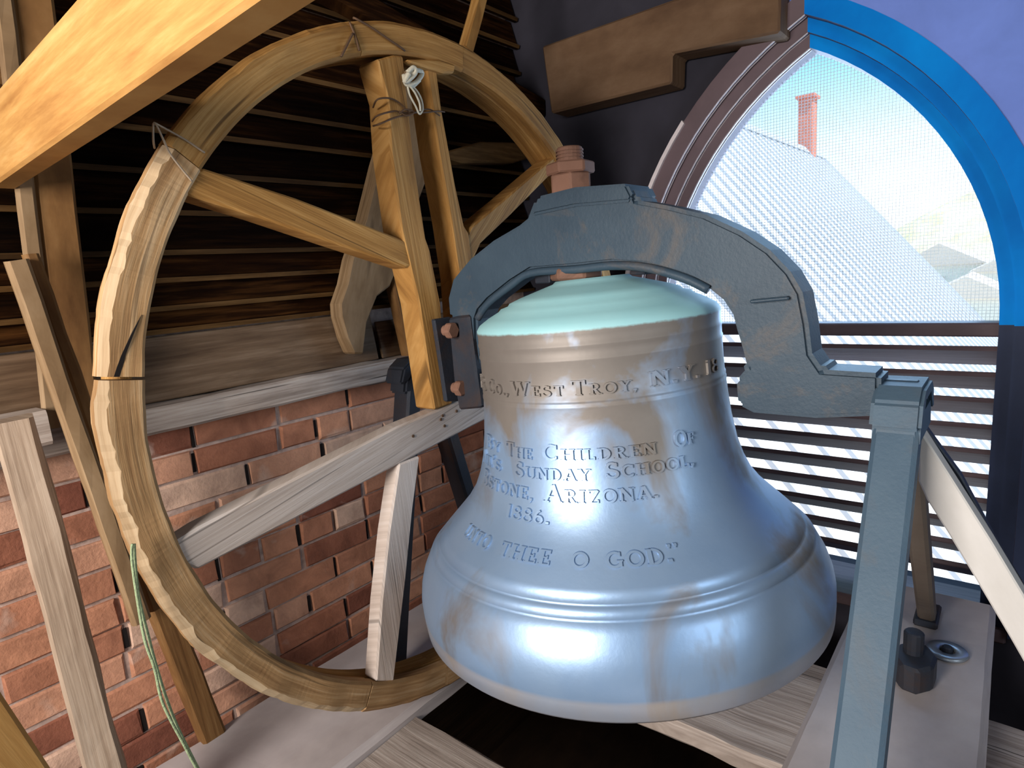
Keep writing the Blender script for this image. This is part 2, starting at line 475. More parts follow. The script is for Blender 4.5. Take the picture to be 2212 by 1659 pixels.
# ------------------------------------------------------------------ the tower: walls, floor, roof
XW, YB = 2.0, 1.45                 # window plane, face of the brickwork
FLOOR, TOP = -1.8, 1.15
CC = Vector((1.043, 0, -0.2324))   # the axle on which bell, yoke and wheel turn (a line along y)
BX, BY = 1.043, 0.62               # bell axis


def structure(name, bm, mat, parent=None, **kw):
    o = put(name, bm, mat, parent, **kw)
    if parent is None:
        tag(o, kind='structure')
    return o


structure('floor', box((-1.6, -1.6, FLOOR - 0.1), (2.3, 1.7, FLOOR)), 'darkwood', grain=(1, 0, 0))
ceil = structure('ceiling', box((-1.6, -1.6, TOP + 0.02), (2.3, 1.7, TOP + 0.12)), 'darkwood', grain=(1, 0, 0))
for i in range(20):
    x = -1.55 + i * 0.19
    put('ceiling_board', box((x, -1.5, TOP), (x + 0.183, 1.6, TOP + 0.02), 0.004), 'darkwood', ceil, grain=(0, 1, 0))

# brick wall with its boarding above
wl = structure('wall_left', join(box((-1.6, YB + 0.003, -1.13), (2.3, YB + 0.2, -0.285)), box((-1.6, YB + 0.06, -0.285), (2.3, YB + 0.2, TOP))), 'mortar')
tag(wl, label='old red brick wall with dark boarding above')
put('void_shade_wall', box((-1.6, YB + 0.01, FLOOR), (2.3, YB + 0.2, -1.13)), 'darkwood', wl)  # dark colour puts in the shade of the void below the bricks


def brick_bm(L, H, seed):
    random.seed(seed)
    bm = box((-L / 2, -0.0035, -H / 2), (L / 2, 0.03, H / 2))
    ed = [e for e in bm.edges if all(v.co.y < 0 for v in e.verts)]
    bmesh.ops.bevel(bm, geom=ed, offset=0.004, segments=1, affect='EDGES')
    for v in bm.verts:
        v.co += Vector((random.uniform(-1, 1) * 0.0022, random.uniform(-1, 1) * 0.0015, random.uniform(-1, 1) * 0.0022))
    return bm


def brick_mesh(L, H, seed):
    bm = brick_bm(L, H, seed); me = bpy.data.meshes.new('brick'); bm.to_mesh(me); bm.free(); me.materials.append(M['brick']); return me


STRETCH = [brick_mesh(0.205, 0.0595, s) for s in range(6)]
HEADER = [brick_mesh(0.098, 0.0595, 20 + s) for s in range(4)]
random.seed(11)
for c in range(13):
    z = -0.283 - 0.0665 * (c + 0.5)
    x = -0.02 - (0.108 if c % 2 else 0.0) + random.uniform(-0.02, 0.02)
    while x < 1.92:
        head = random.random() < 0.16 or c == 5
        L = 0.098 if head else 0.205
        me = random.choice(HEADER if head else STRETCH)
        if x + L > 0.1:
            o = bpy.data.objects.new('brick', me); COL.objects.link(o)
            mw = Matrix.Translation((x + L / 2, YB + random.uniform(-0.003, 0.002), z + random.uniform(-0.003, 0.003))) @ Matrix.Rotation(random.uniform(-0.012, 0.012), 4, 'Y') @ Matrix.Rotation(random.uniform(-0.012, 0.012), 4, 'Z')
            adopt(o, wl, mw)
        jw = random.uniform(0.007, 0.013)
        if x + L > 0.1 and random.random() < 0.3:          # open head joint, its shade put in as a black sliver
            o = put('joint_shade', box((x + L - 0.001, YB - 0.0012, z - random.uniform(0.02, 0.032)), (x + L + jw * random.uniform(0.45, 0.9), YB + 0.004, z + random.uniform(0.02, 0.032))), 'gap_shade', wl)
        x += L + jw
# lapped boards above the sill
lines = [-0.083, -0.034, 0.026, 0.085, 0.17, 0.254, 0.34, 0.41, 0.51, 0.60, 0.69, 0.78, 0.87, 0.96, 1.05, 1.15]
for z0, z1 in zip(lines, lines[1:]):
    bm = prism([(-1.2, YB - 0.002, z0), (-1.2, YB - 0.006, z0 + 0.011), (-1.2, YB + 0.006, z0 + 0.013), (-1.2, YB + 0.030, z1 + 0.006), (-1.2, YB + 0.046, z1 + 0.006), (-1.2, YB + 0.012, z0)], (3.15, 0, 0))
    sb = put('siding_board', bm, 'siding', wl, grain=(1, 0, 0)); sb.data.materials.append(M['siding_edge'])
    for f in sb.data.polygons:          # light along the lower arris is put in as a paler material
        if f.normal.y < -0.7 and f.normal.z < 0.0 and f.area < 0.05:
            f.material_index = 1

# wall with the pointed window
R0, Y0, Y1, ZS, ZB = 0.867, 0.03, 0.93, -0.22, -1.03


def arch(off, n=18):
    yc = (Y0 + Y1) / 2; r = R0 + off; out = [(Y0 - off, ZB), (Y0 - off, (ZB + ZS) / 2), (Y0 - off, ZS)]
    c0 = Y0 + R0; amax = math.acos((c0 - yc) / r)
    right = [(c0 - r * math.cos(amax * i / n), ZS + r * math.sin(amax * i / n)) for i in range(n + 1)]
    left = [(2 * yc - y, z) for (y, z) in reversed(right)]
    return out + right[1:] + left[1:] + [(Y1 + off, (ZB + ZS) / 2), (Y1 + off, ZB)]


def ring(o1, o2, xa, xb, i0=0, i1=None):
    """Solid arch-shaped band between two offsets, from depth xa to xb."""
    a, b = arch(o1)[i0:i1], arch(o2)[i0:i1]; bm = bmesh.new(); V = []
    for (p, q) in zip(a, b):
        V.append([bm.verts.new((xa, p[0], p[1])), bm.verts.new((xa, q[0], q[1])), bm.verts.new((xb, q[0], q[1])), bm.verts.new((xb, p[0], p[1]))])
    for s, t in zip(V, V[1:]):
        for j in range(4):
            bm.faces.new((s[j], s[(j + 1) % 4], t[(j + 1) % 4], t[j]))
    bm.faces.new(V[0]); bm.faces.new(list(reversed(V[-1])))
    bmesh.ops.recalc_face_normals(bm, faces=bm.faces)
    return bm


def wall_with_arch(off, xa, xb, ylo, yhi, zlo, zhi):
    bm = bmesh.new(); a = arch(off)
    parts = [box((xa, ylo, zlo), (xb, a[0][0], zhi)), box((xa, a[-1][0], zlo), (xb, yhi, zhi)), box((xa, a[0][0], zlo), (xb, a[-1][0], ZB))]
    for (p, q) in zip(a[2:-2], a[3:-1]):
        if abs(p[0] - q[0]) > 1e-5:
            parts.append(prism([(xa, p[0], p[1]), (xa, q[0], q[1]), (xa, q[0], zhi), (xa, p[0], zhi)], (xb - xa, 0, 0)))
    bm.free()
    return join(*parts)


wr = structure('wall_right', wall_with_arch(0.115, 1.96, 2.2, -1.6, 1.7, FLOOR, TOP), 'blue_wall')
put('flare_haze_surround', ring(0.115, 0.30, 1.93, 1.96, 0, 22), 'flare_lavender', wr)  # lavender flare haze beside the window put into the surround's colour
win = thing('window_1', 'tall pointed window with louvres below and wire screen above', None, (XW, 0.48, ZB)); tag(win, kind='structure')
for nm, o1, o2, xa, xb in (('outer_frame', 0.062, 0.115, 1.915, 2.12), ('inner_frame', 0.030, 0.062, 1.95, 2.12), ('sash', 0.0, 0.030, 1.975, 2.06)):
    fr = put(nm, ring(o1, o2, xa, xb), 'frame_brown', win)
    fr.data.materials.append(M['flare_blue']); fr.data.materials.append(M['navy'])          # flare put into room-side faces: blue arch, dark jambs where it fades; reveals brown
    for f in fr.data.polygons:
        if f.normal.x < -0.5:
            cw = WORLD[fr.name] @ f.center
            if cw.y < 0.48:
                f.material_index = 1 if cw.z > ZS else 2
    for dx in (0.004, 0.022):
        put('lit_edge', ring(o1 - 0.0018, o1 + 0.001, xa + dx, xa + dx + (0.007 if dx < 0.01 else 0.004), 20), 'lit_edge', fr)  # pale strips stand in for light catching the left reveal edges
put('lit_edge', ring(0.106, 0.118, 1.905, 1.916, 27), 'lit_edge', win)  # same painted edge light along the outer frame
put('meeting_rail', box((1.985, Y0 - 0.005, -0.252), (2.045, Y1 + 0.005, -0.216), 0.004), 'louver', win, grain=(0, 1, 0))
put('sill', box((1.93, Y0 - 0.06, ZB - 0.03), (2.15, Y1 + 0.06, ZB + 0.008), 0.006), 'louver', win, grain=(0, 1, 0))
for z in (-0.305, -0.372, -0.44, -0.51, -0.578, -0.645, -0.712, -0.777, -0.842, -0.907):
    t = math.radians(34); d = 0.044; h = 0.007
    ca, sa = math.cos(t), math.sin(t)
    pr = [(2.02 + u * ca - v * sa * -1, Y0 - 0.003, z - u * sa + v * ca) for (u, v) in ((-d, -h), (d, -h), (d, h), (-d, h))]
    put('slat', prism(pr, (0, Y1 - Y0 + 0.006, 0), 0.002), 'louver', win, grain=(0, 1, 0))


def screen_bm():
    bm = bmesh.new(); st, rr = 0.0085, 0.00055
    a = arch(0.004)
    up = [p for p in a if p[1] >= ZS - 1e-6]
    def zmax(y):
        for p, q in zip(up, up[1:]):
            lo, hi = sorted((p[0], q[0]))
            if lo <= y <= hi and hi - lo > 1e-9:
                k = (y - p[0]) / (q[0] - p[0]); return p[1] + k * (q[1] - p[1])
        return ZS
    def bar(p, q, e):
        p, q = Vector(p), Vector(q); e = Vector(e) * rr; x = Vector((rr, 0, 0))
        r0 = [bm.verts.new(p + v) for v in (e + x, -e + x, -e - x, e - x)]; r1 = [bm.verts.new(q + v) for v in (e + x, -e + x, -e - x, e - x)]
        for j in range(4):
            bm.faces.new((r0[j], r0[(j + 1) % 4], r1[(j + 1) % 4], r1[j]))
    y = Y0 + st / 2
    while y < Y1:
        bar((2.05, y, ZS), (2.05, y, zmax(y)), (0, 1, 0)); y += st
    ys = [Y0 + (Y1 - Y0) * i / 400 for i in range(401)]; zs = [zmax(v) for v in ys]
    z = ZS + st / 2
    while z < max(zs):
        ins = [v for v, q in zip(ys, zs) if q >= z]
        if len(ins) > 2:
            bar((2.051, ins[0], z), (2.051, ins[-1], z), (0, 0, 1))
        z += st
    return bm


put('insect_screen', screen_bm(), 'screen', win)

# the two walls behind the camera, each with the opening of its window
def wall_with_hole(axis, at0, at1, u0, u1, hu0, hu1, hz0, hz1):
    def b(ua, ub, za, zb):
        return box((at0, ua, za), (at1, ub, zb)) if axis == 0 else box((ua, at0, za), (ub, at1, zb))
    return join(b(u0, hu0, FLOOR, TOP), b(hu1, u1, FLOOR, TOP), b(hu0, hu1, FLOOR, hz0), b(hu0, hu1, hz1, TOP))


structure('wall_back', wall_with_hole(0, -1.6, -1.4, -1.6, 1.7, 0.05, 1.0, -0.24, 0.6), 'dark_plaster')
structure('wall_front', wall_with_hole(1, -1.6, -1.4, -1.6, 2.3, -0.12, 0.82, -0.24, 0.6), 'dark_plaster')


# ------------------------------------------------------------------ framing timbers
def beam(name, bm, mat, label, cat='beam', grain=(1, 0, 0), group=None):
    return tag(put(name, bm, mat, grain=grain), label, cat, group)


beam('sill_plate', timber((-0.9, 1.425, -0.256), (1.95, 1.425, -0.256), 0.075, 0.058, (0, 1, 0), n=40, rough=0.006), 'grey', 'weathered split sill plate lying on top of the brick wall')
beam('skirt_board', prism([(-0.6, YB - 0.012, -0.226), (-0.6, YB - 0.002, -0.226), (-0.6, YB + 0.02, -0.088), (-0.6, YB + 0.008, -0.088)], (1.76, 0, 0), 0.002), 'skirt', 'wide grey-brown board standing on the sill plate behind the wheel', 'board')
beam('skirt_board', prism([(1.175, YB - 0.012, -0.226), (1.175, YB - 0.002, -0.226), (1.175, YB + 0.014, -0.12), (1.175, YB + 0.004, -0.12)], (0.75, 0, 0), 0.002), 'skirt', 'short lower board on the sill plate right of the tapered brace', 'board')
# stud at the far left, with its pale edge strip
st = thing('wall_stud', 'upright brown stud with pale edge against the dark boarding, far left', 'post', (0.4, 1.4, -0.22))
put('stud_timber', timber((0.385, 1.405, -0.225), (0.455, 1.405, 0.75), 0.062, 0.07, (1, 0, 0), seed=3), 'brown', st, grain=(0.07, 0, 1))
put('edge_strip', timber((0.338, 1.37, -0.225), (0.408, 1.37, 0.75), 0.012, 0.03, (0, 1, 0), seed=4), 'tan', st, grain=(0.07, 0, 1))
beam('cross_rail', timber((-0.5, 1.41, 0.40), (0.40, 1.41, 0.415), 0.055, 0.075, (0, 1, 0)), 'brown', 'short brown rail meeting the stud at the left edge', grain=(1, 0, 0))
# leaning double plank
lp = thing('leaning_plank', 'two thin planks leaning side by side behind the wheel rim, left', 'plank', (0.39, 1.3, -0.5))
put('plank', timber((0.318, 1.305, 0.075), (0.398, 1.30, -0.62), 0.034, 0.022, (1, 0, 0), seed=5), 'tan', lp, grain=(0, 0, 1))
put('plank', timber((0.346, 1.325, 0.085), (0.432, 1.32, -0.62), 0.024, 0.02, (1, 0, 0), seed=6), 'brown', lp, grain=(0, 0, 1))
beam('brace_post', timber(ony(1.17, 30, 905), ony(1.17, 252, 1760), 0.05, 0.05, (1, -0.25, 0), n=16, rough=0.004, seed=8, taper=1.15), 'post', 'weathered cracked post leaning at the lower left, sawn off at the top', 'post', grain=(0.03, 0, -1))
beam('timber_stub', timber((-0.5, 1.36, -0.235), (0.325, 1.36, -0.215), 0.07, 0.062, (0, 1, 0), rough=0.006, seed=9), 'grey', 'grey timber stub with a rough broken end behind the leaning post', 'beam')
beam('brace_post', timber(ony(1.355, 285, 1150), ony(1.355, 478, 1640), 0.05, 0.04, (1, 0, 0), seed=10), 'brown', 'dark brown plank leaning against the bricks below the wheel rim', 'post', grain=(0.1, 0, -1))
beam('near_timber', prism([ony(0.7, *p) for p in ((-200, 1175), (0, 1478), (122, 1664), (212, 1800), (-200, 1800))], (-0.03, 0.06, 0), 0.006), 'rafter', 'blurred orange timber corner nearest the viewer, bottom left', 'post', grain=(0.3, 0, -1))
# joist overhead, upper left
beam('joist', prism([(0.318, 1.37, 0.199), (0.356, 1.37, 0.199), (0.35, 1.37, 0.308), (0.312, 1.37, 0.308)], (-0.062, -1.55, 0.012), 0.004), 'rafter', 'golden joist crossing the upper left corner', grain=(-0.04, -1, 0))
# header over the window
hd = [onx(1.85, *p) for p in ((1170, 100), (1190, 245), (1450, 180), (1452, 116), (1684, 70), (1688, -60), (1450, 0))]
beam('window_header', prism(hd, (0.1, 0, 0), 0.006), 'header', 'heavy notched header timber above the pointed window', grain=(0, 1, 0))
# tapered brace behind the wheel
br = [ony(1.385, *p) for p in ((878, 150), (819, 355), (790, 474), (761, 559), (750, 612), (735, 656), (737, 684), (750, 731), (765, 765), (786, 765), (794, 697), (816, 640), (844, 618), (859, 581), (906, 434), (925, 383), (950, 150))]
beam('tapered_brace', prism(br, (0, 0.05, 0), 0.005), 'tan', 'brown tapered brace with a narrowed foot behind the wheel spokes', 'brace', grain=(0.35, 0, 1))
beam('wall_prop', timber(ony(1.41, 850, 600), ony(1.41, 893, 800), 0.045, 0.04, (1, 0, 0), seed=12), 'brown', 'thin dark prop beside the tapered brace, behind the left spoke', 'post', grain=(0.1, 0, -1))
beam('collar_tie', prism([ony(1.36, *p) for p in ((940, 335), (1040, 306), (1110, 308), (1180, 330), (1110, 352), (1000, 352))], (0, 0.05, 0), 0.004), 'siding_edge', 'short brown tie showing in the dark between the wheel spokes', 'beam', grain=(1, 0, 0))
beam('hanging_strut', timber(ony(1.2, 1005, 110), ony(1.2, 1200, -600), 0.038, 0.03, (1, 0, 0), seed=13), 'wheel', 'thin golden strut rising out of view above the wheel', 'brace', grain=(0.2, 0, 1))
beam('roof_purlin', timber((0.9, 1.33, 0.72), (1.95, 1.38, 0.56), 0.06, 0.06, (0, 1, 0), seed=14), 'siding', 'dark reddish purlin under the roof behind the wheel top', 'beam')

# bell frame below
beam('frame_beam', timber((0.1, 1.20, -1.002), (1.93, 1.20, -1.002), 0.34, 0.054, (0, 1, 0), n=24, rough=0.003, bev=0.012), 'plank', 'smooth grey frame beam lying under the wheel along the brick wall')
beam('frame_beam', timber((0.2, 0.133, -0.935), (1.76, 0.133, -0.935), 0.275, 0.13, (0, 1, 0), n=24, rough=0.002, bev=0.012), 'plank', 'smooth grey frame beam carrying the right-hand iron stand')
beam('cross_timber', timber((0.725, 1.028, -1.08), (0.725, -0.3, -1.08), 0.225, 0.16, (1, 0, 0), n=30, rough=0.006, bev=0.015), 'grey', 'rough split cross timber in front of the bell, lower centre', grain=(0, 1, 0))
beam('cross_timber', timber((1.325, 1.028, -1.03), (1.325, -0.3, -1.03), 0.39, 0.05, (1, 0, 0), n=30, rough=0.005, bev=0.015), 'grey', 'stained grey cross timber running under the bell rim to the right stand', grain=(0, 1, 0))
# ------------------------------------------------------------------ the bell
PROFILE = [(0.0, -0.024), (0.07, -0.024), (0.076, -0.029), (0.10, -0.036), (0.14, -0.048), (0.162, -0.056), (0.166, -0.061), (0.180, -0.065), (0.185, -0.070), (0.207, -0.081), (0.224, -0.092), (0.230, -0.101), (0.2305, -0.106),
           (0.2295, -0.112), (0.2295, -0.124), (0.2309, -0.127), (0.2309, -0.130), (0.2297, -0.134), (0.2297, -0.147), (0.2310, -0.150), (0.2310, -0.153), (0.2297, -0.157), (0.2300, -0.19), (0.2307, -0.2145),
           (0.2322, -0.217), (0.2322, -0.2210), (0.2313, -0.2235), (0.2330, -0.226), (0.2330, -0.230), (0.2325, -0.234), (0.2345, -0.26), (0.2385, -0.30), (0.2460, -0.345), (0.2560, -0.380), (0.2700, -0.412), (0.2900, -0.440),
           (0.3120, -0.463), (0.3360, -0.487), (0.3515, -0.503), (0.3502, -0.5045), (0.3548, -0.5065), (0.3675, -0.5195), (0.3662, -0.521), (0.3708, -0.523), (0.3790, -0.540), (0.3890, -0.560), (0.3960, -0.582), (0.3995, -0.605), (0.3990, -0.628), (0.3975, -0.634), (0.3985, -0.638), (0.3960, -0.662), (0.3900, -0.669),
           (0.3780, -0.668), (0.355, -0.60), (0.31, -0.52), (0.255, -0.42), (0.225, -0.33), (0.212, -0.22), (0.205, -0.13), (0.17, -0.085), (0.08, -0.04), (0.0, -0.035)]
OUT = PROFILE[6:52]


def bell_r(z):
    for (r0, z0), (r1, z1) in zip(OUT, OUT[1:]):
        if z1 <= z <= z0 and z0 > z1:
            return r0 + (r1 - r0) * (z0 - z) / (z0 - z1)
    return 0.3


bell = thing('bell', 'large bronze bell with raised lettering and pale green crown under the iron yoke', 'bell', (BX, BY, -0.66))
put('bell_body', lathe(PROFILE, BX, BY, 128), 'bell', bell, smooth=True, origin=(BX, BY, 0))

# raised lettering: serifed capitals drawn as strokes (x to the right, y up, cap height 1)
TK, TN, SF = 0.20, 0.10, 0.075


def arc(cx, cy, rx, ry, a0, a1, n=10):
    return [(cx + rx * math.cos(math.radians(a0 + (a1 - a0) * i / n)), cy + ry * math.sin(math.radians(a0 + (a1 - a0) * i / n))) for i in range(n + 1)]


def stem(x): return [([(x, 0), (x, 1)], TK), ([(x - 0.17, 0.03), (x + 0.17, 0.03)], SF), ([(x - 0.17, 0.97), (x + 0.17, 0.97)], SF)]
def foot(x): return [([(x - 0.15, 0.03), (x + 0.15, 0.03)], SF)]
def head(x): return [([(x - 0.15, 0.97), (x + 0.15, 0.97)], SF)]


GLYPH = {
    'A': (0.85, [([(0.12, 0), (0.42, 1)], TN), ([(0.42, 1), (0.73, 0)], TK), ([(0.22, 0.33), (0.63, 0.33)], SF)] + foot(0.12) + foot(0.73)),
    'B': (0.72, stem(0.17) + [(arc(0.30, 0.75, 0.25, 0.22, 90, -90), 0.13), (arc(0.32, 0.27, 0.29, 0.24, 90, -90), 0.15), ([(0.17, 0.52), (0.32, 0.52)], SF), ([(0.17, 0.97), (0.31, 0.97)], SF), ([(0.17, 0.03), (0.33, 0.03)], SF)]),
    'C': (0.78, [(arc(0.44, 0.5, 0.34, 0.46, 50, 310, 14), 0.16), ([(0.68, 0.98), (0.68, 0.70)], SF), ([(0.68, 0.25), (0.68, 0.10)], SF)]),
    'D': (0.82, stem(0.17) + [(arc(0.30, 0.5, 0.38, 0.46, 90, -90, 14), 0.15), ([(0.17, 0.97), (0.31, 0.97)], SF), ([(0.17, 0.03), (0.31, 0.03)], SF)]),
    'E': (0.68, stem(0.17) + [([(0.17, 0.96), (0.6, 0.96)], SF), ([(0.17, 0.5), (0.48, 0.5)], SF), ([(0.17, 0.04), (0.62, 0.04)], SF), ([(0.58, 1.0), (0.58, 0.76)], SF), ([(0.60, 0), (0.60, 0.26)], SF), ([(0.46, 0.62), (0.46, 0.38)], SF)]),
    'F': (0.66, stem(0.17) + [([(0.17, 0.96), (0.6, 0.96)], SF), ([(0.17, 0.5), (0.48, 0.5)], SF), ([(0.58, 1.0), (0.58, 0.76)], SF), ([(0.46, 0.62), (0.46, 0.38)], SF)]),
    'G': (0.84, [(arc(0.44, 0.5, 0.34, 0.46, 50, 325, 14), 0.16), ([(0.68, 0.98), (0.68, 0.70)], SF), ([(0.70, 0.05), (0.70, 0.42)], 0.15), ([(0.54, 0.42), (0.82, 0.42)], SF)]),
    'H': (0.88, stem(0.17) + stem(0.71) + [([(0.17, 0.5), (0.71, 0.5)], SF)]),
    'I': (0.36, stem(0.18)),
    'L': (0.66, stem(0.17) + [([(0.17, 0.04), (0.60, 0.04)], SF), ([(0.58, 0), (0.58, 0.28)], SF)]),
    'M': (1.0, [([(0.14, 0), (0.14, 1)], TN), ([(0.14, 1), (0.5, 0)], TK), ([(0.5, 0), (0.84, 1)], TN), ([(0.84, 1), (0.84, 0)], TK)] + foot(0.14) + foot(0.84) + head(0.1) + head(0.88)),
    'N': (0.88, [([(0.15, 0), (0.15, 1)], TN), ([(0.15, 1), (0.72, 0)], TK), ([(0.72, 0), (0.72, 1)], TN)] + foot(0.15) + head(0.1) + head(0.72)),
    'O': (0.86, [(arc(0.43, 0.5, 0.34, 0.46, 0, 360, 22), 0.15)]),
    'P': (0.7, stem(0.17) + [(arc(0.30, 0.73, 0.28, 0.24, 90, -90), 0.14), ([(0.17, 0.97), (0.31, 0.97)], SF), ([(0.17, 0.49), (0.31, 0.49)], SF)]),
    'R': (0.78, stem(0.17) + [(arc(0.30, 0.74, 0.26, 0.23, 90, -90), 0.14), ([(0.17, 0.97), (0.31, 0.97)], SF), ([(0.17, 0.51), (0.31, 0.51)], SF), ([(0.34, 0.5), (0.62, 0)], 0.16)] + foot(0.64)),
    'S': (0.64, [(arc(0.31, 0.74, 0.22, 0.23, 20, 270, 12)[:-1] + [(0.31, 0.52), (0.36, 0.49)] + arc(0.32, 0.26, 0.24, 0.23, 80, -160, 12), 0.15), ([(0.52, 0.98), (0.52, 0.72)], SF), ([(0.09, 0.02), (0.09, 0.3)], SF)]),
    'T': (0.74, [([(0.37, 0), (0.37, 1)], TK), ([(0.06, 0.96), (0.68, 0.96)], SF), ([(0.08, 1), (0.08, 0.72)], SF), ([(0.66, 1), (0.66, 0.72)], SF)] + foot(0.37)),
    'U': (0.84, [([(0.17, 1), (0.17, 0.32)] + arc(0.43, 0.32, 0.26, 0.29, 180, 360, 8) + [(0.69, 1)], 0.14)] + head(0.17) + head(0.69)),
    'W': (1.15, [([(0.10, 1), (0.34, 0)], TK), ([(0.34, 0), (0.57, 0.95)], TN), ([(0.57, 0.95), (0.80, 0)], TK), ([(0.80, 0), (1.04, 1)], TN)] + head(0.1) + head(0.57) + head(1.04)),
    'Y': (0.80, [([(0.12, 1), (0.40, 0.48)], TK), ([(0.68, 1), (0.40, 0.48)], TN), ([(0.40, 0.5), (0.40, 0)], TK)] + foot(0.40) + head(0.12) + head(0.68)),
    'Z': (0.72, [([(0.10, 0.96), (0.62, 0.96)], SF), ([(0.60, 0.96), (0.12, 0.04)], TK), ([(0.10, 0.04), (0.64, 0.04)], SF), ([(0.12, 1), (0.12, 0.75)], SF), ([(0.62, 0), (0.62, 0.25)], SF)]),
    '&': (0.86, [(arc(0.36, 0.76, 0.17, 0.2, -60, 240, 10), 0.12), (arc(0.34, 0.28, 0.24, 0.26, 100, 330, 10), 0.14), ([(0.30, 0.62), (0.74, 0.02)], 0.16)]),
    '1': (0.46, [([(0.24, 0), (0.24, 1)], TK), ([(0.24, 0.98), (0.08, 0.86)], SF)] + foot(0.24)),
    '8': (0.66, [(arc(0.33, 0.75, 0.21, 0.21, 0, 360, 14), 0.10), (arc(0.33, 0.27, 0.26, 0.25, 0, 360, 14), 0.11)]),
    '6': (0.66, [(arc(0.33, 0.29, 0.23, 0.26, 0, 360, 14), 0.14), (arc(0.52, 0.35, 0.42, 0.60, 105, 180, 8), 0.14)]),
    '.': (0.30, [([(0.13, 0.0), (0.13, 0.19)], 0.19)]),
    ',': (0.30, [([(0.14, 0.0), (0.14, 0.18)], 0.18), ([(0.16, 0.05), (0.08, -0.2)], 0.08)]),
    "'": (0.26, [([(0.12, 1.0), (0.12, 0.82)], 0.17), ([(0.14, 0.86), (0.08, 0.68)], 0.08)]),
}


def stroke_quads(pts, wd):
    """Ribbon outline of a polyline: list of quads in glyph space."""
    out = []; P = [Vector(p) for p in pts]; n = len(P); L = []; Rr = []
    for i, p in enumerate(P):
        a = P[max(i - 1, 0)]; b = P[min(i + 1, n - 1)]
        if i == n - 1 and (P[0] - P[-1]).length < 1e-6:
            a, b = P[n - 2], P[1]
        if i == 0 and (P[0] - P[-1]).length < 1e-6:
            a, b = P[n - 2], P[1]
        t = (b - a).normalized(); nn = Vector((-t.y, t.x)) * wd / 2
        L.append(p + nn); Rr.append(p - nn)
    for i in range(n - 1):
        out.append((L[i], L[i + 1], Rr[i + 1], Rr[i]))
    return out


def lettering(words, h_big, h_small, raise_=0.0042):
    """words: (text, theta0, theta1, z_base, lift); first letter of a word at full height, the rest as small capitals."""
    for text, t0, t1, zb, allbig in words:
        adv = []; tot = 0.0
        for i, ch in enumerate(text):
            hh = h_big if (i == 0 or allbig) else h_small
            adv.append((ch, hh, tot)); tot += (GLYPH[ch][0] + 0.10) * hh
        k = math.radians(t1 - t0) / tot
        for ch, hh, s0 in adv:
            bm = bmesh.new()
            for pts, wd in GLYPH[ch][1]:
                dense = []
                for p, q in zip(pts, pts[1:]):
                    m = 3 if len(pts) == 2 else 1
                    for j in range(m):
                        dense.append((p[0] + (q[0] - p[0]) * j / m, p[1] + (q[1] - p[1]) * j / m))
                dense.append(pts[-1])
                for quad in stroke_quads(dense, wd):
                    lo, hi = [], []
                    for c in quad:
                        th = math.radians(t0) + (s0 + c.x * hh) * k; z = zb + c.y * hh; r = bell_r(z)
                        lo.append(bm.verts.new((BX + (r - 0.002) * math.cos(th), BY + (r - 0.002) * math.sin(th), z)))
                        hi.append(bm.verts.new((BX + (r + raise_) * math.cos(th), BY + (r + raise_) * math.sin(th), z)))
                    bm.faces.new(hi)
                    for j in range(4):
                        bm.faces.new((lo[j], lo[(j + 1) % 4], hi[(j + 1) % 4], hi[j]))
            bmesh.ops.recalc_face_normals(bm, faces=bm.faces)
            put('letter', bm, 'bell', bell, origin=(BX, BY, 0))


LINES = [
    ([('Y', 130, 137, -0.2085, 0), ('&', 139, 148, -0.2085, 0), ('CO.,', 151, 169, -0.2085, 0), ('WEST', 170, 197, -0.208, 0), ('TROY,', 199, 226, -0.208, 0), ('N.Y.', 231, 257, -0.206, 1), ('18', 260, 272, -0.206, 1)], 0.024, 0.017),
    ([('BY', 146, 161, -0.314, 0), ('THE', 165, 181, -0.315, 0), ('CHILDREN', 185, 231, -0.313, 0), ('OF', 238, 248, -0.309, 0)], 0.025, 0.018),
    ([('AUL', 140, 154, -0.346, 0), ("'S", 154, 162, -0.346, 0), ('SUNDAY', 171, 205, -0.346, 0), ('SCHOOL,', 210, 246, -0.343, 0)], 0.024, 0.0185),
    ([('BSTONE,', 146, 182, -0.381, 0), ('ARIZONA.', 186, 229, -0.380, 0)], 0.027, 0.020),
    ([('1886.', 169, 190, -0.4135, 1)], 0.020, 0.020),
    ([('UNTO', 150, 168, -0.463, 1), ('THEE', 172.5, 192.5, -0.463, 1), ('O', 198, 204, -0.463, 1), ('GOD.', 208, 228, -0.463, 1)], 0.0175, 0.0175),
]
for words, hb, hs in LINES:
    lettering(words, hb, hs)
lettering([("''", 226.4, 230.4, -0.459, 1)], 0.016, 0.016)

# the bell hangs a little out of plumb
bell.rotation_euler = (math.radians(-2.8), 0, 0)
bell.location.y -= 0.015

# ------------------------------------------------------------------ the yoke
XF = 1.0
yo = thing('bell_yoke', 'arched cast-iron yoke bolted over the crown of the bell', 'yoke', (BX, BY, -0.25))
yk = [(968, 684), (965, 645), (975, 605), (1012, 560), (1062, 520), (1118, 487), (1136, 472), (1145, 448), (1152, 430), (1362, 402), (1374, 432), (1440, 444), (1520, 463), (1600, 500), (1660, 540), (1705, 587), (1731, 632), (1744, 700), (1752, 765), (1776, 800),
      (1902, 808), (1902, 900), (1760, 905), (1625, 893), (1592, 876), (1588, 822), (1612, 795), (1602, 755), (1590, 715), (1581, 680), (1560, 648), (1528, 622), (1480, 597), (1396, 573), (1320, 568), (1244, 576), (1145, 584), (1102, 611), (1054, 649), (1034, 672), (1028, 690),
      (1031, 790), (1038, 880), (1000, 880), (990, 790), (985, 690)]
out = [onx(XF, *p) for p in yk]
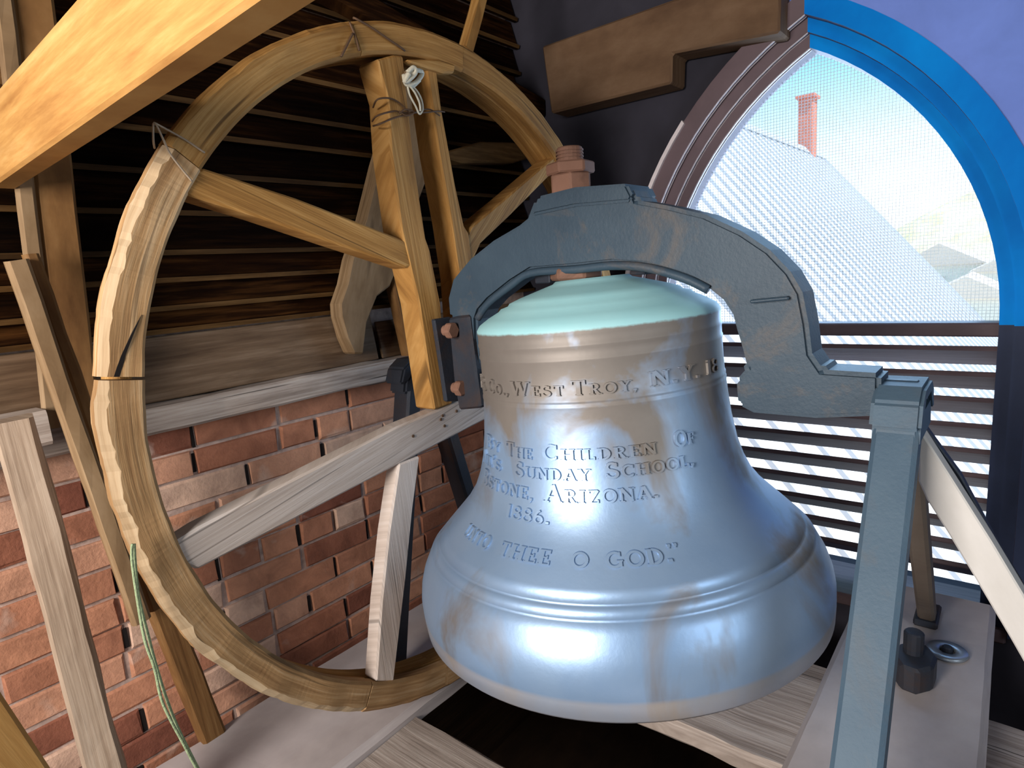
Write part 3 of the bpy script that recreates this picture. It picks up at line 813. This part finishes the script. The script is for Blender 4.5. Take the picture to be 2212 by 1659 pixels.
put('yoke_casting', prism(out, (0.075, 0, 0), 0.007, seg=2), 'iron', yo)
put('collar', join(prism([onx(XF - 0.008, *p) for p in ((1160, 424), (1240, 404), (1352, 396), (1366, 424), (1360, 436), (1240, 446), (1146, 466))], (0.1, 0, 0), 0.006, seg=2)), 'iron', yo)
put('rib', tube(spline([onx(XF + 0.002, *p) for p in ((1032, 688), (1056, 655), (1104, 617), (1147, 590), (1244, 582), (1320, 574), (1396, 578), (1478, 601), (1530, 626))], 4), 0.008, 8), 'iron', yo, smooth=True)
put('rib', prism([onx(XF - 0.012, *p) for p in ((1618, 648), (1702, 640), (1704, 648), (1620, 656))], (0.016, 0, 0), 0.002), 'iron', yo)
# gudgeon at the right-hand end
put('gudgeon', cyl((BX, 0.16, -0.225), (BX, 0.10, -0.225), 0.03, 20, 0.003), 'iron', yo)
put('gudgeon', cyl((BX, 0.90, -0.232), (BX, 1.17, -0.232), 0.03, 20, 0.003), 'dark_iron', yo)
# hanging bolt and nuts over the crown
by_ = 0.672


def hexring(z, r, n, cx=BX, cy=by_, rot=0.3):
    return [(cx + r * math.cos(rot + 2 * math.pi * i / n), cy + r * math.sin(rot + 2 * math.pi * i / n), z) for i in range(n)]


cbolt = put('crown_bolt', join(cyl((BX, by_, -0.02), (BX, by_, 0.219), 0.024, 20, 0.002), *[cyl((BX, by_, 0.193 + i * 0.006), (BX, by_, 0.196 + i * 0.006), 0.0262, 20) for i in range(4)]), 'rust', yo)
put('nut', prism(hexring(0.11, 0.042, 6, rot=0.55), (0, 0, 0.060), 0.003), 'rust', cbolt)
put('nut', prism(hexring(0.170, 0.047, 6, rot=0.1), (0, 0, 0.021), 0.003), 'rust', cbolt)
put('nut', prism(hexring(-0.026, 0.052, 6, rot=0.9), (0, 0, 0.024), 0.004), 'rust', cbolt)
put('nut', prism(hexring(-0.024, 0.022, 4, cy=0.53, rot=0.6), (0, 0, 0.02), 0.002), 'dark_iron', yo)
put('nut', prism(hexring(-0.03, 0.03, 4, cy=0.735, rot=0.6), (0, 0, 0.03), 0.002), 'dark_iron', yo)

# ------------------------------------------------------------------ the wheel
wheel = thing('rope_wheel', 'big old wooden bell wheel with broken rim and pale mended spokes', 'wheel', (CC.x, 1.0, CC.z - 0.745))
RO, RI, T = 0.745, 0.684, 0.034


def wang(px, py):
    p = ony(1.0, px, py); return math.atan2(p.z - CC.z, p.x - CC.x)


def felloe(a0, a1, r0, r1, y0, y1, seed, wear=0.004, n=None, bev=0.006):
    bm = bmesh.new(); n = n or max(6, int(abs(a1 - a0) / 0.014)); rings = []
    for i in range(n + 1):
        a = a0 + (a1 - a0) * i / n; c, s = math.cos(a), math.sin(a); row = []
        wv = wear * 0.35 * (0.5 + noise.noise(Vector((a * 9, seed, 0)))) + wear * 0.25 * abs(noise.noise(Vector((a * 60, seed, 3))))
        wi = wear * 0.15 * noise.noise(Vector((a * 14, seed, 7)))
        w2 = wear * 0.45 * max(0, 0.4 + noise.noise(Vector((a * 23, seed, 5))) + 0.6 * noise.noise(Vector((a * 71, seed, 9)))) + wear * 0.35
        ra, rb = r0 + wi, r1 - wv
        for (r, y) in ((ra + bev, y0), (rb - bev - w2, y0), (rb, y0 + bev + w2), (rb, y1 - bev), (rb - bev, y1), (ra + bev, y1), (ra, y1 - bev), (ra, y0 + bev)):
            row.append(bm.verts.new((CC.x + r * c, y + wear * 0.3 * noise.noise(Vector((a * 11, r * 30, seed))), CC.z + r * s)))
        rings.append(row)
    for q0, q1 in zip(rings, rings[1:]):
        for j in range(8):
            bm.faces.new((q0[j], q0[(j + 1) % 8], q1[(j + 1) % 8], q1[j]))
    bm.faces.new(list(reversed(rings[0]))); bm.faces.new(rings[-1])
    bmesh.ops.recalc_face_normals(bm, faces=bm.faces)
    return bm


def rim_uv(p):
    dx, dz = p.x - CC.x, p.z - CC.z; a = math.atan2(dz, dx)
    if a < -math.pi / 2 - 0.2:
        a += 2 * math.pi
    return (a * 0.72, math.hypot(dx, dz) + p.y * 0.8)


J = [wang(765, 60), wang(1000, 140), wang(400, 340), wang(255, 818), wang(800, 1500)]
aT, aR, aL, aM, aB = J[0], J[1], J[2], J[3], J[4]
if aM < 0: aM += 2 * math.pi
if aB < 0: aB += 2 * math.pi
aE = wang(1218, 318)
g = 0.0035
segs = [(aB + 0.8 - 2 * math.pi, aE - 0.101, RI, RO, 0.004), (aE - 0.10, aR - 0.001, RI + 0.002, RO, 0.004), (aR, aT - 0.001, RI, RO, 0.004), (aT + 0.001, aL - 0.001, RI, RO, 0.005), (aL + 0.001, aM - g, RI - 0.002, RO, 0.010), (aM + g, aB - 0.004, RI - 0.002, RO + 0.001, 0.012), (aB, aB + 0.8, RI, RO, 0.006)]
for i, (a0, a1, r0, r1, wv) in enumerate(segs):
    sg = put('rim_segment', felloe(a0, a1, r0, r1, 1.0, 1.0 + T, i * 3 + 1, wv), 'rim' if i > 3 else 'wheel', wheel, uvf=rim_uv)
    if i in (4, 5):                                    # outer arris chipped down to raw wood
        sg.data.materials.append(M['chip'])
        for q, f in enumerate(sg.data.polygons):
            if q % 8 == 1 and q < len(sg.data.polygons) - 2:
                f.material_index = 1
    if i == 4:
        put('split', prism([ony(0.9994, *p) for p in ((246, 814), (252, 795), (262, 768), (284, 722), (306, 680), (288, 724), (272, 765), (268, 782), (258, 814))], (0, 0.004, 0)), 'gap_shade', sg)  # black sliver paints the shade inside the crack
    if i == 5:
        put('split', prism([ony(0.9994, *p) for p in ((268, 824), (276, 824), (285, 846), (304, 878), (282, 850))], (0, 0.004, 0)), 'gap_shade', sg)  # black sliver paints the shade inside this crack too
# the grooved sole behind the front shroud
for i, (a0, a1) in enumerate(((aB + 0.9 - 2 * math.pi, aE - 0.161), (aE - 0.16, aT - 0.3), (aT - 0.29, aM - 0.4), (aM - 0.39, aB - 0.3), (aB - 0.29, aB + 0.9))):
    put('sole_segment', felloe(a0, a1, 0.686, 0.712, 1.0 + T, 1.095, 40 + i, 0.003), 'wheel', wheel, uvf=rim_uv)
put('cleat', prism([ony(0.996, *p) for p in ((880, 128), (950, 128), (985, 140), (982, 158), (960, 158), (890, 136))], (0, 0.02, 0), 0.004), 'wheel', wheel)


def spoke(poly, y, depth, mat, grain, name='spoke', bevel=0.004, parent=None, rough=0.0):
    return put(name, prism([ony(y, *p) for p in poly], (0, depth, 0), bevel, rough), mat, parent or wheel, grain=grain)


# pair of uprights above the axle; each shows its left side as well as its face
spoke([(852, 118), (872, 120), (880, 200), (894, 330), (908, 430), (921, 515), (930, 540), (953, 656), (966, 800), (979, 872), (938, 886), (905, 656), (868, 500), (845, 330), (838, 215), (820, 150), (815, 128)], 1.002, 0.062, 'wheel', (0.12, 0, -1))
spoke([(920, 140), (943, 140), (955, 235), (985, 400), (1004, 488), (1014, 504), (1030, 640), (1020, 690), (998, 690), (992, 600), (975, 480), (948, 330), (930, 200)], 1.008, 0.065, 'wheel', (0.12, 0, -1))
spoke([(437, 362), (640, 428), (770, 478), (902, 530), (905, 575), (878, 578), (720, 525), (560, 470), (400, 420), (400, 385)], 1.004, 0.05, 'wheel', (1, 0, -0.4))
spoke([(1197, 338), (1205, 362), (1100, 468), (1040, 525), (1015, 580), (1005, 520), (1018, 490), (1090, 430)], 1.01, 0.055, 'wheel', (1, 0, 0.9))
# mended lower spokes
lower = spoke([(396, 1160), (430, 1138), (640, 1032), (857, 922), (1075, 832), (1075, 893), (836, 1017), (640, 1120), (427, 1231), (380, 1210), (370, 1175)], 1.006, 0.04, 'pale', (1, 0, 0.22))
spoke([(862, 1002), (908, 985), (893, 1100), (878, 1250), (852, 1472), (812, 1472), (824, 1300), (840, 1150)], 1.004, 0.04, 'pale', (0.04, 0, -1))
# iron strap holding the wheel to the yoke
strap = put('strap', prism([onx(0.992, *p) for p in ((958, 690), (985, 683), (1012, 680), (1022, 760), (1038, 882), (990, 886), (972, 790))], (0.09, 0, 0), 0.005), 'dark_iron', wheel)
put('strap_flange', prism([ony(0.975, *p) for p in ((938, 690), (975, 684), (984, 760), (1000, 866), (965, 868), (952, 780))], (0, 0.012, 0), 0.003), 'dark_iron', wheel)
for px, py in ((968, 714), (988, 838)):
    c = ony(0.965, px, py)
    b = put('bolt', join(prism([(c.x + 0.019 * math.cos(i * math.pi / 3), c.y, c.z + 0.019 * math.sin(i * math.pi / 3)) for i in range(6)], (0, -0.018, 0), 0.003), cyl((c.x, c.y, c.z), (c.x, c.y + 0.03, c.z), 0.012)), 'rust', strap)
# nail heads in the mended spoke
for px, py in ((892, 942), (956, 898), (960, 920), (986, 888), (952, 906)):
    c = ony(1.006, px, py)
    put('nail', cyl((c.x, c.y - 0.002, c.z), (c.x, c.y + 0.01, c.z), 0.0035, 8), 'wire', lower)


# ------------------------------------------------------------------ wires, cords, rope
def strand(name, pts, r, mat, label, cat, k=5):
    return tag(put(name, tube(spline(pts, k), r, 6), mat, smooth=True), label, cat)


def wheel_pt(px, py, y=0.997): return ony(y, px, py)


def loops(name, paths, r, mat, label, cat):
    return tag(put(name, join(*[tube(spline(p, 5), r, 6) for p in paths]), mat, smooth=True), label, cat)


loops('tie_wire', [[wheel_pt(x, y, yy) for x, y, yy in ((415, 392, 0.996), (390, 362, 0.996), (366, 330, 0.996), (352, 300, 0.99), (333, 265, 0.99), (331, 300, 1.0), (334, 320, 1.02))], [wheel_pt(x, y, yy) for x, y, yy in ((333, 265, 0.99), (370, 285, 0.994), (405, 305, 0.996), (442, 330, 0.996))]], 0.0016, 'bright_wire', 'thin wire looped round the upper left of the wheel rim', 'wire')
loops('tie_wire', [[wheel_pt(x, y, yy) for x, y, yy in ((764, 40, 1.01), (768, 40, 0.996), (800, 58, 0.995), (835, 82, 0.995), (870, 106, 0.996), (874, 112, 1.01))], [wheel_pt(x, y, yy) for x, y, yy in ((755, 48, 1.0), (768, 80, 0.996), (776, 110, 0.996))], [wheel_pt(x, y, yy) for x, y, yy in ((762, 72, 0.995), (748, 100, 0.995), (737, 122, 0.997))]], 0.0022, 'wire', 'rusty wire binding a joint at the top of the wheel rim', 'wire')
loops('tie_wire', [[wheel_pt(x, y, yy) for x, y, yy in ((806, 232, 1.03), (815, 215, 0.998), (840, 212, 0.994), (862, 222, 0.996), (885, 245, 0.99))],
                   [wheel_pt(x, y, yy) for x, y, yy in ((804, 262, 1.03), (815, 250, 0.997), (850, 240, 0.994), (870, 243, 0.992), (915, 243, 0.992), (945, 240, 0.995), (960, 242, 1.01))],
                   [wheel_pt(x, y, yy) for x, y, yy in ((806, 272, 1.03), (820, 268, 0.997), (850, 255, 0.994), (885, 246, 0.99), (925, 236, 0.996), (950, 250, 1.0))],
                   [wheel_pt(x, y, yy) for x, y, yy in ((862, 240, 0.99), (878, 250, 0.985), (895, 242, 0.985), (875, 236, 0.985), (862, 246, 0.99))]], 0.0018, 'wire', 'rusty wire wound across the two upright spokes', 'wire')
loops('cord_knot', [[wheel_pt(x, y, yy) for x, y, yy in ((872, 162, 0.985), (878, 182, 0.98), (898, 178, 0.975), (912, 158, 0.975), (896, 152, 0.97), (876, 168, 0.975), (888, 186, 0.98), (906, 172, 0.975))],
                    [wheel_pt(x, y, yy) for x, y, yy in ((880, 156, 0.97), (893, 146, 0.965), (898, 156, 0.965), (886, 170, 0.97), (874, 176, 0.975), (884, 158, 0.965))]], 0.0048, 'cord', 'white cord knot hanging between the two upright spokes', 'cord')
loops('cord_tail', [[wheel_pt(x, y, 0.98) for x, y in ((880, 184), (885, 205), (898, 230), (906, 246), (913, 236), (910, 215), (900, 196), (888, 184))], [wheel_pt(x, y, 0.977) for x, y in ((884, 184), (896, 200), (906, 222), (908, 240))]], 0.0022, 'cord', 'slack loops of white cord below the knot on the wheel', 'cord')
g0 = [ony(0.985, *p) for p in ((290, 1175), (292, 1215), (300, 1290), (322, 1380), (338, 1440), (360, 1510), (388, 1580), (432, 1668))]
g1 = [ony(0.98, *p) for p in ((286, 1175), (285, 1210), (296, 1290), (312, 1380), (334, 1445), (352, 1520), (398, 1610), (418, 1648), (432, 1672))]
tag(put('bell_rope', join(tube(spline(g0, 6), 0.0022, 8), tube(spline(g1, 6), 0.0022, 8)), 'rope', smooth=True), 'two thin green rope strands hanging from the wheel rim', 'rope')

# ------------------------------------------------------------------ iron stands
def stand(y, top, foot_z, feet, mat, label, far_w=0.056, far_mat=None):
    s = thing('bell_stand', label, 'stand', (BX, y, foot_z), 'iron bell stands')
    zt = top
    put('leg', timber((BX - 0.03, y, zt - 0.02), (feet[0], y, foot_z), 0.056, 0.045, (0, 1, 0), n=4, bev=0.006, rough=0.001), mat, s)
    put('leg', timber((BX + 0.03, y, zt - 0.02), (feet[1], y, foot_z), far_w, 0.04, (0, 1, 0), n=4, bev=0.006, rough=0.001), far_mat or mat, s)
    put('bearing_block', prism([(BX - 0.075, y - 0.029, zt - 0.062), (BX + 0.075, y - 0.029, zt - 0.062), (BX + 0.062, y - 0.029, zt - 0.012), (BX - 0.062, y - 0.029, zt - 0.012)], (0, 0.058, 0), 0.006, seg=2), mat, s)
    put('bearing_cap', prism([(BX - 0.085, y - 0.031, zt - 0.036), (BX - 0.06, y - 0.031, zt - 0.036), (BX - 0.03, y - 0.031, zt - 0.006), (BX + 0.03, y - 0.031, zt - 0.006), (BX + 0.06, y - 0.031, zt - 0.036), (BX + 0.085, y - 0.031, zt - 0.036), (BX + 0.07, y - 0.031, zt + 0.0), (BX + 0.04, y - 0.031, zt + 0.018), (BX - 0.04, y - 0.031, zt + 0.018), (BX - 0.07, y - 0.031, zt + 0.0)], (0, 0.062, 0), 0.005, seg=2), mat, s)
    for fx, fw in ((feet[0], 0.045), (feet[1], far_w * 0.7)):
        put('foot_plate', box((fx - 0.05, y - fw, foot_z), (fx + 0.05, y + fw, foot_z + 0.016), 0.004), 'dark_iron', s)
    return s


stand(0.12, -0.215, -0.868, (0.63, 1.62), 'stand', 'blue-grey iron bell stand on the right, nearest the window', 0.034, M['tan_iron'])
stand(1.15, -0.21, -0.975, (0.86, 1.27), 'dark_iron', 'dark iron bell stand behind the wheel, left of the bell')
# anchor bolt on the right-hand beam
ab = thing('anchor_bolt', 'dark anchor bolt on the grey beam beside the right stand', 'bolt', (1.37, 0.11, -0.87))
put('nut', prism([(1.36 + 0.058 * math.cos(i * math.pi / 4 + 0.3), 0.118 + 0.038 * math.sin(i * math.pi / 4 + 0.3), -0.87) for i in range(8)], (0, 0, 0.055), 0.006), 'dark_iron', ab)
put('shank', cyl((1.37, 0.122, -0.83), (1.37, 0.122, -0.77), 0.018, 14, 0.003), 'dark_iron', ab)
ws = thing('washer', 'loose round zinc washer lying on the grey beam by the window', 'washer', (1.47, 0.075, -0.87))
put('washer_ring', lathe([(0.016, -0.868), (0.036, -0.868), (0.038, -0.864), (0.036, -0.860), (0.016, -0.860), (0.014, -0.864), (0.016, -0.868)], 1.49, 0.072, 28), 'zinc', ws, smooth=True)
put('pin', cyl((1.49, 0.072, -0.87), (1.49, 0.072, -0.852), 0.010, 12, 0.002), 'dark_iron', ws)
# braces beside the right-hand stand
tag(put('side_brace', prism([onx(1.065, *p) for p in ((1984, 935), (1989, 930), (2060, 1040), (2143, 1171), (2212, 1286), (2400, 1600), (2400, 1760), (2183, 1380), (2100, 1239), (2046, 1149), (2002, 1080), (1984, 1040))], (0.035, 0, 0), 0.003), 'white_brace', grain=(0, -0.42, -1)), 'pale bare wooden brace slanting down to the right from the stand', 'brace')
tag(put('brace_strap', prism([onx(1.12, *p) for p in ((1985, 905), (1997, 920), (2076, 1028), (2147, 1160), (2214, 1275), (2400, 1590), (2400, 1640), (2143, 1200), (2060, 1065), (1985, 940))], (0.02, 0, 0), 0.002), 'dark_iron'), 'dark strap running along the far side of the pale brace', 'brace')

# ------------------------------------------------------------------ outside the window
YR, SL = 3.6, 1.2
ZR = YR * 0.567; XE = YR * 4.40; ES = 6.2
roof = thing('church_roof', 'long white metal roof falling away below the window', 'roof', (8, 0.5, ZR - SL * ES))
pw = 0.36; x = 2.6; i = 0
while x < XE - 0.01:
    x1 = min(x + pw, XE)
    pn = put('roof_panel', prism([(x, YR, ZR), (x1 - 0.012, YR, ZR), (x1 - 0.012, YR - ES, ZR - SL * ES), (x, YR - ES, ZR - SL * ES)], (0, 0, -0.03)), 'roof_metal', roof)
    put('roof_seam', prism([(x1 - 0.03, YR, ZR), (x1, YR, ZR), (x1, YR, ZR + 0.045), (x1 - 0.03, YR, ZR + 0.045)], (0, -ES, -SL * ES)), 'roof_seam', pn)
    x = x1; i += 1
put('far_slope', prism([(2.6, YR, ZR), (XE, YR, ZR), (XE, YR + 4, ZR - SL * 4), (2.6, YR + 4, ZR - SL * 4)], (0, 0, -0.03)), 'roof_metal', roof)
put('ridge_cap', prism([(2.6, YR - 0.12, ZR - 0.10), (2.6, YR, ZR + 0.05), (2.6, YR + 0.12, ZR - 0.10)], (XE - 2.6, 0, 0)), 'roof_seam', roof)
put('gable_wall', prism([(XE - 0.2, YR, ZR - 0.1), (XE - 0.2, YR - ES, ZR - SL * ES - 0.1), (XE - 0.2, YR - ES, -8.8), (XE - 0.2, YR + 4, -8.8), (XE - 0.2, YR + 4, ZR - SL * 4 - 0.1)], (0.15, 0, 0)), 'house', roof)
ch = thing('chimney', 'slim red chimney at the far end of the white roof ridge', 'chimney', (XE - 0.7, YR, ZR - 0.3))
put('stack', box((XE - 1.3, YR - 0.14, ZR - 0.4), (XE - 0.95, YR + 0.14, ZR + 1.0), 0.01), 'chimney', ch)
put('cap', box((XE - 1.36, YR - 0.19, ZR + 1.0), (XE - 0.89, YR + 0.19, ZR + 1.06), 0.01), 'chimney', ch)
gr = structure('ground', box((2.6, -120, -9.2), (400, 200, -9.0)), 'ground')


def hill(name, cx, cy, rx, ry, h, seed, label):
    bm = bmesh.new(); n, m = 40, 10; rows = []
    for j in range(m + 1):
        k = j / m
        rows.append([bm.verts.new((cx + rx * k * math.cos(2 * math.pi * q / n), cy + ry * k * math.sin(2 * math.pi * q / n), -9 + h * (math.cos(k * math.pi) * 0.5 + 0.5) * (1 + 0.25 * noise.noise(Vector((k * 3, math.cos(2 * math.pi * q / n) * 2, seed + math.sin(2 * math.pi * q / n) * 2)))))) for q in range(n)])
    for a, b in zip(rows[1:], rows[2:]):
        for q in range(n):
            bm.faces.new((a[q], a[(q + 1) % n], b[(q + 1) % n], b[q]))
    top = bm.verts.new((cx, cy, -9 + h))
    for q in range(n):
        bm.faces.new((rows[1][q], rows[1][(q + 1) % n], top))
    bmesh.ops.recalc_face_normals(bm, faces=bm.faces)
    return tag(put(name, bm, 'hill', smooth=True), label, 'hill')


hill('hill', 170, -2, 60, 60, 18.5, 1, 'dry yellow hillside on the right beyond the roof')
hill('hill', 330, 110, 90, 70, 20, 4, 'low pale hill on the horizon behind the chimney')


def house(x, y, w_, d, h, label):
    t = thing('house', label, 'house', (x, y, -9), 'far houses below the hill')
    put('wall', box((x, y - w_ / 2, -9), (x + d, y + w_ / 2, -9 + h)), 'house', t)
    put('roof', prism([(x - 0.4, y - w_ / 2 - 0.4, -9 + h), (x - 0.4, y + w_ / 2 + 0.4, -9 + h), (x - 0.4, y, -9 + h + w_ * 0.3)], (d + 0.8, 0, 0)), 'house_roof', t)
    put('window', box((x - 0.06, y - 0.7, -9 + h * 0.35), (x, y + 0.7, -9 + h * 0.8)), 'house_roof', t)


house(62, 3.2, 6, 8, 4.2, 'small far house right of the roof edge, nearest of the three')
house(85, 7.0, 8, 8, 6.2, 'far house behind the roof edge, middle of the three')
house(78, 1.0, 5, 6, 5.6, 'far house below the yellow hillside, close to the window frame')
